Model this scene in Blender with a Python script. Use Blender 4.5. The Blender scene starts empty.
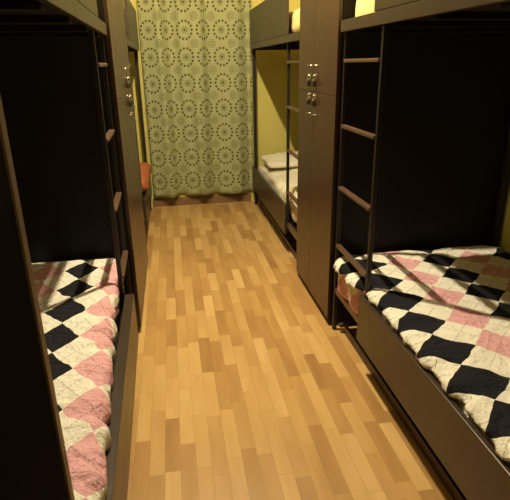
import bpy, bmesh, math, random
from mathutils import Vector, noise, Matrix
random.seed(7)
scene = bpy.context.scene
COL = scene.collection
R = 0.897          # aisle face of the right-hand furniture
L = -0.296         # aisle face of the left-hand furniture
DEP = 1.09         # depth of bunks and lockers
YEND = 6.0
YBACK = -0.9
CEIL = 3.38
RAIL = 1.745       # underside of the upper bunk

# ------------------------------------------------------------------ materials
def new_mat(name):
    m = bpy.data.materials.new(name); m.use_nodes = True
    nt = m.node_tree
    for n in list(nt.nodes): nt.nodes.remove(n)
    out = nt.nodes.new('ShaderNodeOutputMaterial'); b = nt.nodes.new('ShaderNodeBsdfPrincipled')
    nt.links.new(b.outputs[0], out.inputs[0])
    return m, nt, b
class G:
    """tiny node-graph helper"""
    def __init__(s, nt): s.nt = nt
    def n(s, t, **k):
        x = s.nt.nodes.new(t)
        for a, v in k.items(): setattr(x, a, v)
        return x
    def set(s, sock, v):
        if hasattr(v, 'is_linked') or isinstance(v, bpy.types.NodeSocket): s.nt.links.new(v, sock)
        else: sock.default_value = v
    def m(s, op, a, b=None, c=None):
        x = s.n('ShaderNodeMath', operation=op); s.set(x.inputs[0], a)
        if b is not None: s.set(x.inputs[1], b)
        if c is not None: s.set(x.inputs[2], c)
        return x.outputs[0]
    def mix(s, f, a, b):
        x = s.n('ShaderNodeMix', data_type='RGBA'); s.set(x.inputs[0], f); s.set(x.inputs[6], a); s.set(x.inputs[7], b)
        return x.outputs[2]
    def xyz(s, v):
        x = s.n('ShaderNodeSeparateXYZ'); s.set(x.inputs[0], v); return x.outputs
    def comb(s, a, b, c=0.0):
        x = s.n('ShaderNodeCombineXYZ'); s.set(x.inputs[0], a); s.set(x.inputs[1], b); s.set(x.inputs[2], c); return x.outputs[0]
    def noise(s, vec, scale, detail=3.0, rough=.5):
        x = s.n('ShaderNodeTexNoise'); s.set(x.inputs['Vector'], vec)
        x.inputs['Scale'].default_value = scale; x.inputs['Detail'].default_value = detail; x.inputs['Roughness'].default_value = rough
        return x.outputs[0]
    def white(s, vec):
        x = s.n('ShaderNodeTexWhiteNoise', noise_dimensions='3D'); s.set(x.inputs['Vector'], vec); return x.outputs[0]
    def obj(s): return s.n('ShaderNodeTexCoord').outputs['Object']
    def uv(s): return s.n('ShaderNodeTexCoord').outputs['UV']
    def bump(s, h, strength, dist, b):
        x = s.n('ShaderNodeBump'); s.set(x.inputs['Height'], h)
        x.inputs['Strength'].default_value = strength; x.inputs['Distance'].default_value = dist
        s.nt.links.new(x.outputs[0], b.inputs['Normal'])
def C4(c): return (c[0], c[1], c[2], 1.0)

def laminate(name, c1, c2, rough=.38, spec=.5, axis=2):
    m, nt, b = new_mat(name); g = G(nt)
    p = g.xyz(g.obj())
    v = g.comb(g.m('MULTIPLY', p[0], 60 if axis != 0 else 2), g.m('MULTIPLY', p[1], 60 if axis != 1 else 2), g.m('MULTIPLY', p[2], 60 if axis != 2 else 2))
    f = g.noise(v, 1.0, 4, .6)
    nt.links.new(g.mix(f, C4(c1), C4(c2)), b.inputs['Base Color'])
    f2 = g.noise(g.obj(), 9, 3)
    g.set(b.inputs['Roughness'], g.m('MULTIPLY_ADD', f2, .16, rough - .08))
    b.inputs['Specular IOR Level'].default_value = spec
    g.bump(f, .12, .001, b)
    return m
def plain(name, c, rough=.6, metal=0.0, spec=.5, var=0.0, scale=6.0, bump=0.0):
    m, nt, b = new_mat(name); g = G(nt)
    f = g.noise(g.obj(), scale, 4)
    d = tuple(x * (1 - var) for x in c)
    nt.links.new(g.mix(f, C4(d), C4(c)), b.inputs['Base Color'])
    b.inputs['Roughness'].default_value = rough; b.inputs['Metallic'].default_value = metal
    b.inputs['Specular IOR Level'].default_value = spec
    if bump: g.bump(g.noise(g.obj(), scale * 12, 4), bump, .002, b)
    return m

M_WENGE_V = laminate('wenge_door', (.047, .023, .012), (.066, .034, .018), .32, .5, 2)
M_WENGE_H = laminate('wenge_board', (.040, .027, .016), (.054, .037, .022), .34, .5, 1)
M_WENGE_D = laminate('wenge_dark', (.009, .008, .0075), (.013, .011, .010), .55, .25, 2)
M_EDGE = laminate('wenge_edge', (.085, .055, .030), (.115, .075, .042), .45, .5, 2)
M_RUNG = laminate('rung_wood', (.085, .048, .030), (.125, .072, .044), .32, .6, 1)
M_POST = laminate('post_wood', (.014, .011, .009), (.020, .016, .012), .42, .5, 2)
M_KICK = laminate('plinth_wood', (.060, .030, .018), (.085, .042, .026), .42, .5, 1)
M_WALL = plain('yellow_paint', (.68, .61, .16), .75, 0, .3, .06, 2.0, .05)
M_CEIL = plain('ceiling_paint', (.28, .25, .19), .85, 0, .3, .04)
M_BASE = laminate('baseboard_wood', (.20, .115, .05), (.26, .15, .07), .4, .5, 0)
M_METAL = plain('steel', (.95, .90, .78), .18, 1.0, .5, .05)
M_BRASS = plain('padlock_body', (.10, .085, .06), .35, .8, .5, .3)
M_CREAM = plain('cream_sheet', (.86, .80, .60), .85, 0, .2, .10, 5, .3)
M_YELLOWSHEET = plain('yellow_bedding', (.90, .72, .30), .85, 0, .2, .06, 5, .3)
M_ORANGE = plain('orange_cloth', (.46, .15, .05), .8, 0, .2, .25, 9, .3)
M_MATT = plain('mattress_ticking', (.70, .66, .55), .9, 0, .2, .1, 8, .2)

def floor_mat():
    m, nt, b = new_mat('laminate_floor'); g = G(nt)
    p = g.xyz(g.obj()); sw = .066
    cx = g.m('DIVIDE', p[0], sw); ci = g.m('FLOOR', cx)
    off = g.white(g.comb(ci, 3.0, 1.0))
    ln = g.m('MULTIPLY_ADD', g.white(g.comb(ci, 9.0, 4.0)), .14, .33)
    ry = g.m('ADD', g.m('DIVIDE', p[1], ln), g.m('MULTIPLY', off, 7.0)); ri = g.m('FLOOR', ry)
    t = g.white(g.comb(ci, ri, 2.0))
    gr = g.noise(g.comb(g.m('MULTIPLY', p[0], 55), g.m('MULTIPLY_ADD', p[1], 4.0, g.m('MULTIPLY', t, 40)), g.m('MULTIPLY', t, 11)), 1.0, 5, .6)
    bl = g.noise(g.comb(g.m('MULTIPLY', p[0], 12), g.m('MULTIPLY_ADD', p[1], 2.5, g.m('MULTIPLY', t, 30)), t), 1.0, 2, .5)
    cr = g.n('ShaderNodeValToRGB'); e = cr.color_ramp.elements
    e[0].position = 0.0; e[0].color = (.36, .19, .062, 1); e[1].position = 1.0; e[1].color = (.82, .59, .25, 1)
    k = e.new(.35); k.color = (.54, .325, .105, 1); k = e.new(.7); k.color = (.68, .45, .165, 1)
    tt = g.m('ADD', g.m('MULTIPLY', t, .72), g.m('MULTIPLY', g.m('SUBTRACT', bl, .36), .62))
    g.set(cr.inputs[0], tt)
    col = g.mix(g.m('MULTIPLY', gr, .35), cr.outputs[0], (.50, .27, .085, 1))
    # small knots
    vo = g.n('ShaderNodeTexVoronoi'); g.set(vo.inputs['Vector'], g.comb(g.m('MULTIPLY', p[0], 2.2), g.m('MULTIPLY', p[1], 1.3), 0.0)); vo.inputs['Scale'].default_value = 2.0
    kn = g.m('LESS_THAN', vo.outputs['Distance'], .016)
    col = g.mix(g.m('MULTIPLY', kn, .75), col, (.14, .06, .02, 1))
    fx = g.m('FRACT', cx); fy = g.m('FRACT', ry)
    ex = g.m('MINIMUM', fx, g.m('SUBTRACT', 1.0, fx)); ey = g.m('MULTIPLY', g.m('MINIMUM', fy, g.m('SUBTRACT', 1.0, fy)), 5.5)
    ed = g.m('LESS_THAN', g.m('MINIMUM', ex, ey), .018)
    col = g.mix(g.m('MULTIPLY', ed, .35), col, (.22, .10, .03, 1))
    nt.links.new(col, b.inputs['Base Color'])
    g.set(b.inputs['Roughness'], g.m('MULTIPLY_ADD', gr, .15, .30))
    b.inputs['Specular IOR Level'].default_value = .45
    return m
M_FLOOR = floor_mat()

def argyle(name, a, b_, u0, v0, cream=(.93, .90, .76)):
    m, nt, b = new_mat(name); g = G(nt)
    p = g.xyz(g.uv())
    wob = g.noise(g.uv(), 9.0, 2)
    wob2 = g.noise(g.comb(g.m('ADD', p[0], 7.3), p[1], 2.0), 9.0, 2)
    u = g.m('DIVIDE', g.m('ADD', g.m('SUBTRACT', p[0], u0), g.m('MULTIPLY', g.m('SUBTRACT', wob, .5), .035)), a)
    v = g.m('DIVIDE', g.m('ADD', g.m('SUBTRACT', p[1], v0), g.m('MULTIPLY', g.m('SUBTRACT', wob2, .5), .035)), b_)
    ui = g.m('ROUND', u); vi = g.m('ROUND', v)
    du = g.m('ABSOLUTE', g.m('SUBTRACT', u, ui)); dv = g.m('ABSOLUTE', g.m('SUBTRACT', v, vi))
    inside = g.m('LESS_THAN', g.m('ADD', du, dv), .5)
    par = g.m('ABSOLUTE', g.m('SUBTRACT', ui, g.m('MULTIPLY', g.m('FLOOR', g.m('MULTIPLY', ui, .5)), 2.0)))
    odd = g.m('GREATER_THAN', par, .5)
    fab = g.noise(g.uv(), 60, 3)
    creamc = g.mix(fab, C4(tuple(x * .90 for x in cream)), C4(cream))
    pink = g.mix(fab, (.74, .39, .41, 1), (.82, .47, .49, 1))
    black = (.012, .012, .016, 1)
    dia = g.mix(odd, black, pink)
    col = g.mix(inside, creamc, dia)
    # thin dashed overcheck lines running through the diamond centres
    s = g.m('ADD', u, v); d = g.m('SUBTRACT', u, v)
    ds = g.m('ABSOLUTE', g.m('SUBTRACT', s, g.m('ROUND', s))); dd = g.m('ABSOLUTE', g.m('SUBTRACT', d, g.m('ROUND', d)))
    dash1 = g.m('GREATER_THAN', g.m('FRACT', g.m('MULTIPLY', d, 9.0)), .35)
    dash2 = g.m('GREATER_THAN', g.m('FRACT', g.m('MULTIPLY', s, 9.0)), .35)
    ln = g.m('MAXIMUM', g.m('MULTIPLY', g.m('LESS_THAN', ds, .010), dash1), g.m('MULTIPLY', g.m('LESS_THAN', dd, .010), dash2))
    notblack = g.m('MAXIMUM', odd, g.m('SUBTRACT', 1.0, inside))
    col = g.mix(g.m('MULTIPLY', g.m('MULTIPLY', ln, notblack), .7), col, (.16, .11, .09, 1))
    nt.links.new(col, b.inputs['Base Color'])
    b.inputs['Roughness'].default_value = .88; b.inputs['Specular IOR Level'].default_value = .2
    rd = g.m('ABSOLUTE', g.m('SUBTRACT', g.noise(g.uv(), 13, 4, .55), .5))
    g.bump(g.m('ADD', g.m('MULTIPLY', rd, -1.6), g.noise(g.uv(), 30, 4, .6)), .8, .022, b)
    return m

def curtain_mat():
    m, nt, b = new_mat('curtain_cloth'); g = G(nt)
    p = g.xyz(g.uv()); a, c = .235, .272
    u = g.m('DIVIDE', p[0], a); v = g.m('DIVIDE', g.m('SUBTRACT', p[1], .588), c)
    def ring(u, v, r, n, dot, pet=True):
        lu = g.m('MULTIPLY', g.m('SUBTRACT', u, g.m('ROUND', u)), a); lv = g.m('MULTIPLY', g.m('SUBTRACT', v, g.m('ROUND', v)), c)
        rad = g.m('SQRT', g.m('ADD', g.m('MULTIPLY', lu, lu), g.m('MULTIPLY', lv, lv)))
        th = g.m('ARCTAN2', lv, lu)
        tn = g.m('MULTIPLY', th, n / (2 * math.pi)); dt = g.m('MULTIPLY', g.m('SUBTRACT', tn, g.m('ROUND', tn)), 2 * math.pi / n * r)
        dr = g.m('SUBTRACT', rad, r)
        dist = g.m('SQRT', g.m('ADD', g.m('MULTIPLY', dt, dt), g.m('MULTIPLY', dr, dr)))
        return rad, th, g.m('LESS_THAN', dist, dot)
    rad, th, dots = ring(u, v, .090, 14, .0125)
    # flower in the middle of the big ring
    pet = g.m('MULTIPLY', g.m('GREATER_THAN', g.m('COSINE', g.m('MULTIPLY', th, 10.0)), -.1), g.m('LESS_THAN', g.m('ABSOLUTE', g.m('SUBTRACT', rad, .026)), .012))
    core = g.m('LESS_THAN', rad, .012)
    halo = g.m('LESS_THAN', g.m('ABSOLUTE', g.m('SUBTRACT', rad, .090)), .022)
    u2 = g.m('ADD', u, .5); v2 = g.m('ADD', v, .5)
    rad2, th2, dots2 = ring(u2, v2, .042, 14, .0062)
    ring2 = g.m('LESS_THAN', g.m('ABSOLUTE', g.m('SUBTRACT', rad2, .022)), .0045)
    core2 = g.m('LESS_THAN', rad2, .007)
    dark = g.m('MAXIMUM', dots, core)
    mid = g.m('MAXIMUM', g.m('MAXIMUM', pet, ring2), g.m('MAXIMUM', dots2, core2))
    base = (.42, .43, .205, 1)
    col = g.mix(g.m('MULTIPLY', halo, .22), base, (.38, .40, .20, 1))
    col = g.mix(g.m('MULTIPLY', mid, .85), col, (.14, .14, .05, 1))
    col = g.mix(g.m('MULTIPLY', dark, .92), col, (.055, .048, .014, 1))
    nt.links.new(col, b.inputs['Base Color'])
    b.inputs['Roughness'].default_value = .8; b.inputs['Specular IOR Level'].default_value = .25
    g.bump(g.noise(g.uv(), 180, 2), .15, .002, b)
    return m
M_CURTAIN = curtain_mat()

def floral_mat():
    m, nt, b = new_mat('floral_sheet'); g = G(nt)
    vo = g.n('ShaderNodeTexVoronoi'); g.set(vo.inputs['Vector'], g.obj()); vo.inputs['Scale'].default_value = 17
    sp = g.m('LESS_THAN', vo.outputs['Distance'], .33)
    w = g.white(vo.outputs['Position'])
    c = g.mix(g.m('GREATER_THAN', w, .5), (.85, .30, .04, 1), (.90, .62, .08, 1))
    col = g.mix(g.m('MULTIPLY', sp, g.m('GREATER_THAN', w, .2)), (.82, .74, .50, 1), c)
    nt.links.new(col, b.inputs['Base Color']); b.inputs['Roughness'].default_value = .9
    g.bump(g.noise(g.obj(), 22, 4), .5, .01, b)
    return m
M_FLORAL = floral_mat()

# ------------------------------------------------------------------ geometry helpers
def add_box(bm, x0, x1, y0, y1, z0, z1, bev=.0):
    x0, x1 = min(x0, x1), max(x0, x1); y0, y1 = min(y0, y1), max(y0, y1); z0, z1 = min(z0, z1), max(z0, z1)
    r = bmesh.ops.create_cube(bm, size=1.0)
    vs = r['verts']
    for v in vs:
        v.co = Vector(((x0 + x1) / 2 + v.co.x * (x1 - x0), (y0 + y1) / 2 + v.co.y * (y1 - y0), (z0 + z1) / 2 + v.co.z * (z1 - z0)))
    if bev > 0:
        es = list({e for v in vs for e in v.link_edges})
        bmesh.ops.bevel(bm, geom=es, offset=bev, segments=2, affect='EDGES', profile=.5)
def add_cyl(bm, p, q, r, seg=16, r2=None):
    p, q = Vector(p), Vector(q); d = q - p
    res = bmesh.ops.create_cone(bm, cap_ends=True, segments=seg, radius1=r, radius2=r if r2 is None else r2, depth=d.length)
    mt = Matrix.Translation((p + q) / 2) @ d.to_track_quat('Z', 'Y').to_matrix().to_4x4()
    for v in res['verts']: v.co = mt @ v.co
def add_tube(bm, pts, r, seg=8):
    rings = []
    pts = [Vector(p) for p in pts]
    for i, p in enumerate(pts):
        t = (pts[min(i + 1, len(pts) - 1)] - pts[max(i - 1, 0)]).normalized()
        ref = Vector((0, 0, 1)) if abs(t.z) < .9 else Vector((1, 0, 0))
        a = t.cross(ref).normalized(); b = t.cross(a).normalized()
        rings.append([bm.verts.new(p + (a * math.cos(k * 2 * math.pi / seg) + b * math.sin(k * 2 * math.pi / seg)) * r) for k in range(seg)])
    for i in range(len(rings) - 1):
        for k in range(seg):
            bm.faces.new((rings[i][k], rings[i][(k + 1) % seg], rings[i + 1][(k + 1) % seg], rings[i + 1][k]))
    bm.faces.new(rings[0][::-1]); bm.faces.new(rings[-1])
def obj(name, bm, mat, parent=None, smooth=False):
    me = bpy.data.meshes.new(name)
    bmesh.ops.recalc_face_normals(bm, faces=bm.faces)
    o = bpy.data.objects.new(name, me)
    if parent is not None:
        loc = parent.matrix_world.translation if False else Vector(parent.get('_at', (0, 0, 0)))
        bmesh.ops.translate(bm, verts=bm.verts, vec=-loc)
    bm.to_mesh(me); bm.free()
    me.materials.append(mat)
    if smooth:
        for p in me.polygons: p.use_smooth = True
    COL.objects.link(o)
    if parent is not None:
        o.parent = parent
    return o
AT = []
def thing(name, label, cat, at, group=None):
    o = bpy.data.objects.new(name, None); o.empty_display_size = .1
    o.location = at; o['label'] = label; o['category'] = cat; o['_at'] = tuple(at); AT.append(o)
    if group: o['group'] = group
    COL.objects.link(o); return o
def tag(o, label, cat, group=None):
    o['label'] = label; o['category'] = cat
    if group: o['group'] = group
    return o
def part(name, mat, parent, boxes, bev=.002):
    bm = bmesh.new()
    for b in boxes: add_box(bm, *b, bev)
    o = obj(name, bm, mat, parent)
    return o
def sub(name, mat, part_obj, root, boxes, bev=.0015, bm=None, smooth=False):
    """a sub-part: its mesh is laid out in world space, relative to the root's base"""
    if bm is None:
        bm = bmesh.new()
        for b in boxes: add_box(bm, *b, bev)
    bmesh.ops.translate(bm, verts=bm.verts, vec=-Vector(root['_at']))
    o = obj(name, bm, mat, None, smooth); o.parent = part_obj
    return o
def struct(name, mat, boxes, bev=0.0):
    bm = bmesh.new()
    for b in boxes: add_box(bm, *b, bev)
    o = obj(name, bm, mat); o['kind'] = 'structure'; return o

# ------------------------------------------------------------------ the room
XL, XR = L - DEP - .01, R + DEP + .01
struct('floor', M_FLOOR, [(XL - .1, XR + .1, YBACK - .1, YEND + .1, -.1, 0)])
struct('ceiling', M_CEIL, [(XL - .1, XR + .1, YBACK - .1, YEND + .1, CEIL, CEIL + .1)])
struct('wall_left', M_WALL, [(XL - .1, XL, YBACK - .1, YEND + .1, 0, CEIL)])
struct('wall_right', M_WALL, [(XR, XR + .1, YBACK - .1, YEND + .1, 0, CEIL)])
struct('wall_back', M_WALL, [(XL, XR, YEND, YEND + .1, 0, CEIL)])
struct('wall_front', M_CEIL, [(XL, XR, YBACK - .1, YBACK, 0, CEIL)])
struct('baseboard_back', M_BASE, [(L + .0, R + .0, YEND - .018, YEND, 0, .085), (L, R, YEND - .012, YEND, .085, .098)], .002)

# ------------------------------------------------------------------ bunk beds
def skew(o, F, y, ang):
    """turn a piece of furniture a little about its far aisle corner"""
    piv = Vector((F, y, 0)); m = Matrix.Rotation(ang, 3, 'Z')
    o.location = piv + m @ (Vector(o.location) - piv); o.rotation_euler.z = ang
def bunk(side, F, y0, y1, lad0, lad1, label, end_panel=True, out=0.0, group='two-tier bunk beds along the aisle'):
    """side +1: right of the aisle, -1: left; F: aisle face; the ladder opening sits between lad0 and lad1"""
    X = lambda d: F + side * d
    at = (X(DEP / 2), (y0 + y1) / 2, 0)
    t = thing('bunk_bed', label, 'bunk bed', at, group)
    P = lambda name, mat, boxes, bev=.002: part(name, mat, t, boxes, bev)
    ladder_near = abs(lad0 - y0) < abs(lad1 - y1)          # opening at the near or far end of the bed
    if ladder_near: b0, b1 = lad1 - .04, y1
    else: b0, b1 = y0, lad0 + .045
    # sleeping decks
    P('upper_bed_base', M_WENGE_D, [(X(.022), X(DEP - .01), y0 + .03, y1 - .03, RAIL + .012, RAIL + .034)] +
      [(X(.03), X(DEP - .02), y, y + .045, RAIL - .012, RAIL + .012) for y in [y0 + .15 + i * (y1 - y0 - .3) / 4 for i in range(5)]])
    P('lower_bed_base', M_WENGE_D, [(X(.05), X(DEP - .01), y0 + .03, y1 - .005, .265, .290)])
    # side boards
    P('lower_side_board', M_WENGE_H, [(X(-out), X(.022), b0, b1, .200, .465)], .003)
    P('upper_side_rail', M_WENGE_H, [(X(0), X(.022), y0, y1, RAIL, 1.800)], .002)
    if ladder_near: g0, g1 = lad1 - .06, y1
    else: g0, g1 = y0, lad0 + .075
    P('guard_board', M_WENGE_H, [(X(0), X(.022), g0, g1, 1.802, 2.130)], .003)
    P('mattress_rail', M_RUNG, [(X(.022), X(.048), lad0 + .03, lad1 - .03, .262, .300)])
    k0, k1 = (lad0 + .07, y1 - .03) if ladder_near else (y0 + .03, lad1 - .07)
    P('base_panel', M_KICK, [(X(.078), X(.096), k0, k1, 0, .058)])
    fy = k0 - .03 if ladder_near else k1 + .001
    P('foot_rail', M_RUNG, [(X(.050), X(.42), fy, fy + .03, .040, .060)])
    # posts at the corners on the wall side and at the aisle corner away from the ladder
    for yy in (y0, y1 - .03):
        P('corner_post', M_POST, [(X(DEP - .04), X(DEP - .005), yy, yy + .03, 0, 2.13)])
    yy = y1 - .032 if ladder_near else y0
    if not (end_panel and not ladder_near):
        P('corner_post', M_POST, [(X(.0225), X(.055), yy, yy + .032, 0, 2.13)])
    if end_panel:
        ye = y0
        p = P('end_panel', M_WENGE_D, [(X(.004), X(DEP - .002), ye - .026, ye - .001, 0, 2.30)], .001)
        sub('edge_band', M_EDGE, p, t, [(X(-.001), X(.0035), ye - .0265, ye - .0005, 0, 2.30)], .0005)
    # far-end board carried at the locker side, below and above
    lad = P('ladder_post', M_POST, [(X(.021), X(.043), lad0, lad0 + .022, 0 if ladder_near else .215, RAIL)], .002)
    P('ladder_post', M_POST, [(X(.021), X(.043), lad1 - .022, lad1, .215 if ladder_near else 0, RAIL)], .002)
    for z in (1.605, 1.270, .925, .575):
        P('ladder_rung', M_RUNG, [(X(.013), X(.044), lad0 + .0215, lad1 - .0215, z - .009, z + .009)], .004)
    return t
bunk(+1, R, .82, 2.735, 2.215, 2.735, 'dark wooden bunk bed nearest on the right, with a ladder at its far end')
skew(bunk(-1, L, .865, 2.880, 2.450, 2.880, 'dark wooden bunk bed nearest on the left, with a solid black end panel', out=.025), L, 2.88, .018)
bunk(+1, R, 3.625, 5.850, 3.625, 4.100, 'dark wooden bunk bed on the right beside the curtain, behind the right locker', end_panel=False)
bunk(-1, L + .008, 4.10, 5.850, 4.10, 4.55, 'dark wooden bunk bed on the left beside the curtain, orange pillow on its lower bunk', end_panel=False)

# ------------------------------------------------------------------ wardrobes (lockers)
def padlock(root, door, X, y, z, tilt=0.0):
    """hasp and padlock: staple on the door, shackle and body hanging from it"""
    bm = bmesh.new()
    x = X(-.016)
    zt = z
    pts = [(x, y - .011, zt - .030), (x, y - .011, zt - .008)] + [(x, y - .011 * math.cos(a), zt - .008 + .011 * math.sin(a)) for a in [i * math.pi / 8 for i in range(1, 8)]] + [(x, y + .011, zt - .008), (x, y + .011, zt - .030)]
    add_tube(bm, pts, .0042, 8)
    s = sub('padlock_shackle', M_METAL, door, root, None, bm=bm, smooth=True)
    bm = bmesh.new(); add_box(bm, X(-.026), X(-.007), y - .019, y + .019, zt - .066, zt - .030, .005)
    sub('padlock_body', M_BRASS, door, root, None, bm=bm)
def wardrobe(side, F, y0, y1, seam, label):
    X = lambda d: F + side * d
    t = thing('wardrobe', label, 'wardrobe', (X(DEP / 2), (y0 + y1) / 2, 0), 'tall two-tier lockers between the bunks')
    ZT, ZS = 2.52, 1.425
    part('body', M_WENGE_D, t, [(X(.022), X(DEP - .005), y0 + .002, y1 - .002, .045, ZT), (X(.04), X(DEP - .02), y0 + .01, y1 - .01, 0, .045)], .001)
    sgap = .0025
    for (a, b) in ((y0 + .004, seam - sgap / 2), (seam + sgap / 2, y1 - .004)):
        for (z0, z1, up) in ((.05, ZS - .002, False), (ZS + .002, ZT - .002, True)):
            d = part('door', M_WENGE_V, t, [(X(0), X(.020), a, b, z0, z1)], .0015)
            yy = b - .062 if abs(b - seam) < .01 else a + .062
            # light lipping along the horizontal split
            if not up: sub('door_edge', M_EDGE, d, t, [(X(-.0008), X(.018), a + .001, b - .001, z1 + .0002, z1 + .0015)], .0002)
            zl = 1.525 if up else 1.420 - .012
            zh = 1.583 if up else 1.292
            bm = bmesh.new(); add_box(bm, X(-.005), X(-.0005), yy - .018, yy + .018, zl - .022, zl + .012, .0015)
            add_box(bm, X(-.020), X(-.004), yy - .003, yy + .003, zl - .012, zl + .004, .001)
            sub('hasp', M_METAL, d, t, None, bm=bm)
            padlock(t, d, X, yy, zl)
            bm = bmesh.new()
            add_tube(bm, [(X(-.0005), yy - .036, zh), (X(-.014), yy - .033, zh), (X(-.019), yy - .020, zh), (X(-.021), yy, zh), (X(-.019), yy + .020, zh), (X(-.014), yy + .033, zh), (X(-.0005), yy + .036, zh)], .0042, 10)
            sub('handle', M_METAL, d, t, None, bm=bm, smooth=True)
    return t
wardrobe(+1, R, 2.770, 3.620, 3.235, 'tall dark brown locker with padlocked doors on the right between the bunk beds')
wardrobe(-1, L + .012, 2.905, 4.085, 3.640, 'tall dark brown locker with padlocked doors on the left between the bunk beds')

# ------------------------------------------------------------------ bedding
def soft_box(x0, x1, y0, y1, z0, z1, r, step=.03, amp=.0, scale=6.0, seed=0.0, hook=None, uvside=0, crown=0.0, fine=0.0):
    """rounded cushion-like solid with wrinkles; UV = cloth unrolled over the aisle-side edge"""
    x0, x1 = min(x0, x1), max(x0, x1)
    nx, ny, nz = max(4, int((x1 - x0) / step)), max(4, int((y1 - y0) / step)), max(4, int((z1 - z0) / step) + 2)
    bm = bmesh.new(); verts = {}
    uvl = bm.loops.layers.uv.new('UVMap'); uvd = {}
    def V(i, j, k):
        key = (i, j, k)
        if key in verts: return verts[key]
        p = Vector((x0 + (x1 - x0) * i / nx, y0 + (y1 - y0) * j / ny, z0 + (z1 - z0) * k / nz))
        rr = min(r, (z1 - z0) * .499)
        c = Vector((min(max(p.x, x0 + r), x1 - r), min(max(p.y, y0 + r), y1 - r), min(max(p.z, z0 + rr), z1 - rr)))
        d = p - c
        if d.length > 1e-9:
            n = Vector((d.x / r, d.y / r, d.z / rr)); m = max(abs(n.x), abs(n.y), abs(n.z)); nn = n.normalized() * m
            q = c + Vector((nn.x * r, nn.y * r, nn.z * rr))
        else: q = p.copy(); n = Vector((0, 0, 1))
        n = n.normalized() if d.length > 1e-9 else Vector((0, 0, 1))
        u = q.x
        if uvside: u = q.x - uvside * max(z1 - rr * .6 - q.z, 0)
        uvd[key] = (u, q.y)
        if k > 0 and (amp or crown):
            s = Vector((q.x * scale + seed, q.y * scale, q.z * scale * 1.2))
            w = noise.noise(s) * amp + noise.noise(s * 2.3) * amp * .5 + (abs(noise.noise(s * 1.7 + Vector((5, 5, 5)))) * -amp * 1.2) + noise.noise(s * 5.5) * (amp * .18 + fine)
            cu = math.sin(math.pi * i / nx) * math.sin(math.pi * j / ny)
            q = q + n * w + Vector((0, 0, crown * cu if k > nz // 2 else 0))
        if hook: q = hook(q, i / nx, j / ny, k / nz)
        v = bm.verts.new(q); verts[key] = v; v.index = len(verts); return v
    rev = {}
    def quad(keys):
        vs = [V(*k) for k in keys]
        f = bm.faces.new(vs)
        for l, k in zip(f.loops, keys): l[uvl].uv = uvd[k]
    for i in range(nx):
        for j in range(ny):
            quad([(i, j, nz), (i + 1, j, nz), (i + 1, j + 1, nz), (i, j + 1, nz)])
            quad([(i, j, 0), (i, j + 1, 0), (i + 1, j + 1, 0), (i + 1, j, 0)])
    for i in range(nx):
        for k in range(nz):
            quad([(i, 0, k), (i + 1, 0, k), (i + 1, 0, k + 1), (i, 0, k + 1)])
            quad([(i, ny, k), (i, ny, k + 1), (i + 1, ny, k + 1), (i + 1, ny, k)])
    for j in range(ny):
        for k in range(nz):
            quad([(0, j, k), (0, j, k + 1), (0, j + 1, k + 1), (0, j + 1, k)])
            quad([(nx, j, k), (nx, j + 1, k), (nx, j + 1, k + 1), (nx, j, k + 1)])
    return bm
def bed_mattress(side, F, y0, y1, z, label, mat=M_MATT, d0=.075, h=.13, group='mattresses on the bunks'):
    a, b = F + side * d0, F + side * (DEP - .06)
    bm = soft_box(a, b, y0, y1, z, z + h, .03, .05, .003, 5)
    return tag(obj('mattress', bm, mat, smooth=True), label, 'mattress', group)

def near_duvet(side, F, y0, y1, lad0, lad1, mat, label, seed, top=.520, d0=.062, lob=1.0, pull=0.0):
    def hook(q, u, v, w):
        d = (q.x - F) * side                       # distance in from the aisle face
        if d < .30:
            f = max(0, 1 - (d - .05) / .18); f = min(f, 1)
            # soft folds where the cloth is tucked over the edge
            rip = noise.noise(Vector((q.y * 11 + seed, .3, seed))) * .022 + noise.noise(Vector((q.y * 26 + seed, 1.3, seed))) * .010
            q.z += rip * f * (1 if q.z > .44 else .2)
            if q.z > .475: q.x -= side * (.030 + rip) * f       # puffs over the side board
            if lad0 + .05 < q.y < lad1 - .05 and q.z > .30:
                s = math.sin(math.pi * (q.y - lad0 - .05) / (lad1 - lad0 - .10))
                lobe = abs(math.sin(2 * math.pi * (q.y - lad0 - .05) / (lad1 - lad0 - .10)))
                q.x -= side * (.018 * s ** .5 + .030 * lobe) * f * lob
            tt = min(max((q.y - 1.2) / 1.1, 0), 1)
            q.x += side * pull * tt * f
        return q
    a, b = F + side * d0, F + side * (DEP - .02)
    bm = soft_box(a, b, y0, y1, .292, top, .060, .018, .0065, 5.5, seed, hook, side, 0.0, .002)
    return tag(obj('duvet', bm, mat, smooth=True), label, 'duvet', 'argyle duvets on the lower bunks')
near_duvet(+1, R, .86, 2.728, 2.215, 2.735, argyle('argyle_right', .219, .224, 1.035, 2.055), 'pink, cream and black diamond-patterned duvet on the right lower bunk', 3.0, .520, .040)
skew(near_duvet(-1, L, .88, 2.872, 2.450, 2.880, argyle('argyle_left', .190, .246, -.545, 2.17), 'pink, cream and black diamond-patterned duvet on the left lower bunk', 11.0, .560, .022, .25, .055), L, 2.88, .018)

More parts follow.
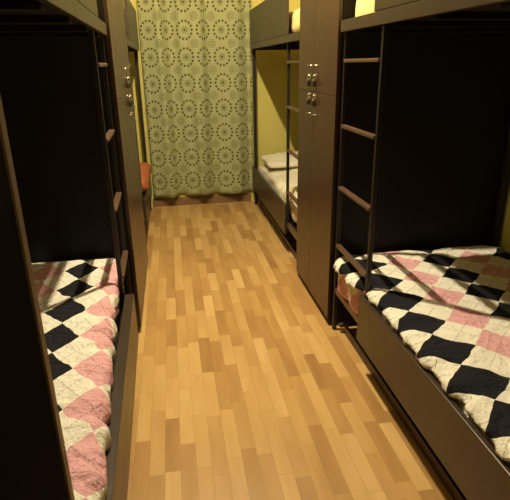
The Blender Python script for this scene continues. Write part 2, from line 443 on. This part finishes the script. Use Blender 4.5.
# far lower bunks
bm = soft_box(R + .065, R + DEP - .03, 4.47, 5.81, .292, .505, .07, .03, .020, 5, 21.0, None, 0, .02)
tag(obj('duvet', bm, M_CREAM, smooth=True), 'rumpled cream duvet on the lower bunk beside the curtain at right', 'duvet')
bm = soft_box(R + .055, R + .50, 3.70, 4.44, .31, .545, .09, .025, .022, 8, 31.0, None, 0, .02)
tag(obj('blanket', bm, M_FLORAL, smooth=True), 'orange and yellow floral blanket bundled behind the right far ladder', 'blanket')
bm = soft_box(R + .08, R + .80, 5.22, 5.78, .543, .610, .05, .025, .018, 8, 41.0, None, 0, .05)
tag(obj('pillow', bm, M_CREAM, smooth=True), 'cream pillow on the right lower bunk beside the curtain', 'pillow')
bm = soft_box(L - .065, L - DEP + .03, 4.13, 5.81, .292, .500, .06, .03, .015, 5, 51.0)
tag(obj('duvet', bm, M_CREAM, smooth=True), 'cream duvet mostly hidden on the far left lower bunk', 'duvet')
bm = soft_box(L + .045, L - .50, 4.60, 5.50, .508, .640, .065, .025, .016, 7, 61.0, None, 0, .03)
tag(obj('pillow', bm, M_ORANGE, smooth=True), 'orange pillow on the far left lower bunk, jutting into the aisle', 'pillow')
# upper bunks
bm = soft_box(R + .055, R + DEP - .05, .88, 2.715, 1.781, 2.04, .03, .04, .008, 5, 71.0)
tag(obj('mattress', bm, M_YELLOWSHEET, smooth=True), 'yellow-sheeted mattress on the upper bunk of the nearest right bed', 'mattress')
bm = soft_box(L - .055, L - DEP + .05, 1.00, 2.86, 1.781, 1.99, .03, .04, .008, 5, 72.0)
tag(obj('mattress', bm, M_YELLOWSHEET, smooth=True), 'mattress hidden behind the guard board of the nearest left upper bunk', 'mattress')
bm = soft_box(R + .055, R + DEP - .05, 3.665, 5.81, 1.781, 1.985, .07, .03, .010, 5, 73.0)
tag(obj('mattress', bm, M_YELLOWSHEET, smooth=True), 'yellow bedding showing through the ladder gap of the far right upper bunk', 'mattress')
bm = soft_box(L - .04, L - DEP + .05, 4.13, 5.81, 1.781, 2.08, .03, .04, .006, 5, 75.0)
tag(obj('mattress', bm, M_YELLOWSHEET, smooth=True), 'yellow-sheeted mattress on the far left upper bunk', 'mattress')

# ------------------------------------------------------------------ curtain
def curtain():
    t = thing('curtain', 'pale green curtain printed with rings of dark dots covering the end wall', 'curtain', (.30, YEND - .06, 0))
    x0, x1, z0, z1 = -.275, .925, .135, 2.62
    n, rows = 420, 60
    bm = bmesh.new(); uvl = bm.loops.layers.uv.new('UVMap')
    def depth(s, z):
        k = (z - z0) / (z1 - z0)
        ph = 2 * math.pi * (s + .012 * math.sin(5 * s + 2 * k)) / .40
        amp = .047 * (.92 + .18 * math.sin(2.2 * s + 1.3 + k)) * (1.05 - .25 * k)
        return YEND - .086 + amp * (math.sin(ph) + .38 * math.sin(2 * ph)) + .004 * math.sin(2 * math.pi * s / .11 + 3 * k)
    grid = []
    for r in range(rows + 1):
        z = z0 + (z1 - z0) * r / rows; row = []; acc = 0; prev = None
        for i in range(n + 1):
            s = x0 + (x1 - x0) * i / n
            x = s; y = depth(s, z)
            if prev: acc += math.hypot(x - prev[0], y - prev[1])
            prev = (x, y)
            zz = z + (.008 * math.sin(9 * s) + .006 * math.sin(2 * math.pi * s / .235) if r == 0 else 0)
            row.append([bm.verts.new((x, y, zz)), acc, z])
        i0 = round((0 - x0) / (x1 - x0) * n); i1 = round((.8 - x0) / (x1 - x0) * n); a0 = row[i0][1]; per = (row[i1][1] - a0) / 2
        for v in row: v[1] = (v[1] - a0) * .47 / per
        grid.append(row)
    for r in range(rows):
        for i in range(n):
            q = [grid[r][i], grid[r][i + 1], grid[r + 1][i + 1], grid[r + 1][i]]
            f = bm.faces.new([v[0] for v in q])
            for l, v in zip(f.loops, q): l[uvl].uv = (v[1], v[2])
    c = obj('cloth', bm, M_CURTAIN, t, True)
    so = c.modifiers.new('thickness', 'SOLIDIFY'); so.thickness = .0015
    bm = bmesh.new(); add_cyl(bm, (x0 - .08, YEND - .086, 2.63), (x1 + .08, YEND - .086, 2.63), .011)
    for x in (x0 - .03, x1 + .03): add_cyl(bm, (x, YEND, 2.63), (x, YEND - .075, 2.63), .007)
    obj('curtain_rod', bm, M_METAL, t, True)
curtain()

# ------------------------------------------------------------------ light: bare bulb on the ceiling above the aisle
LX, LY, LZ = .20, 2.90, 3.20
t = thing('ceiling_lamp', 'warm bare bulb in a small ceiling holder above the aisle', 'lamp', (LX, LY, CEIL))
bm = bmesh.new(); add_cyl(bm, (LX, LY, CEIL - .025), (LX, LY, CEIL), .055, 24); obj('ceiling_plate', bm, M_METAL, t)
bm = bmesh.new(); add_cyl(bm, (LX, LY, LZ + .055), (LX, LY, CEIL - .025), .018, 16); obj('socket', bm, M_POST, t)
ld = bpy.data.lights.new('bulb_light', 'POINT'); ld.energy = 196; ld.color = (1.0, .84, .58); ld.shadow_soft_size = .022
lo = bpy.data.objects.new('bulb_light', ld); lo.location = (LX, LY, LZ); COL.objects.link(lo)
w = bpy.data.worlds.new('world'); scene.world = w; w.use_nodes = True
w.node_tree.nodes['Background'].inputs[0].default_value = (.02, .02, .02, 1)
w.node_tree.nodes['Background'].inputs[1].default_value = 0.0

for o in AT: del o['_at']

# ------------------------------------------------------------------ camera
yaw, pitch, roll, f = .1551, .3553, -.0167, 502.78
fw = Vector((math.sin(yaw) * math.cos(pitch), math.cos(yaw) * math.cos(pitch), -math.sin(pitch)))
r = Vector((math.cos(yaw), -math.sin(yaw), 0)); u = r.cross(fw)
r2 = math.cos(roll) * r + math.sin(roll) * u; u2 = -math.sin(roll) * r + math.cos(roll) * u
cd = bpy.data.cameras.new('camera'); cam = bpy.data.objects.new('camera', cd); COL.objects.link(cam)
m = Matrix((r2, u2, -fw)).transposed().to_4x4(); m.translation = Vector((0, 0, 1.6)); cam.matrix_world = m
cd.sensor_fit = 'HORIZONTAL'; cd.sensor_width = 36; cd.lens = f * 36 / 510; cd.clip_start = .02
scene.camera = cam
vs = scene.view_settings
vs.view_transform = 'Standard'; vs.look = 'None'; vs.gamma = 1; vs.use_curve_mapping = False; vs.exposure = .75
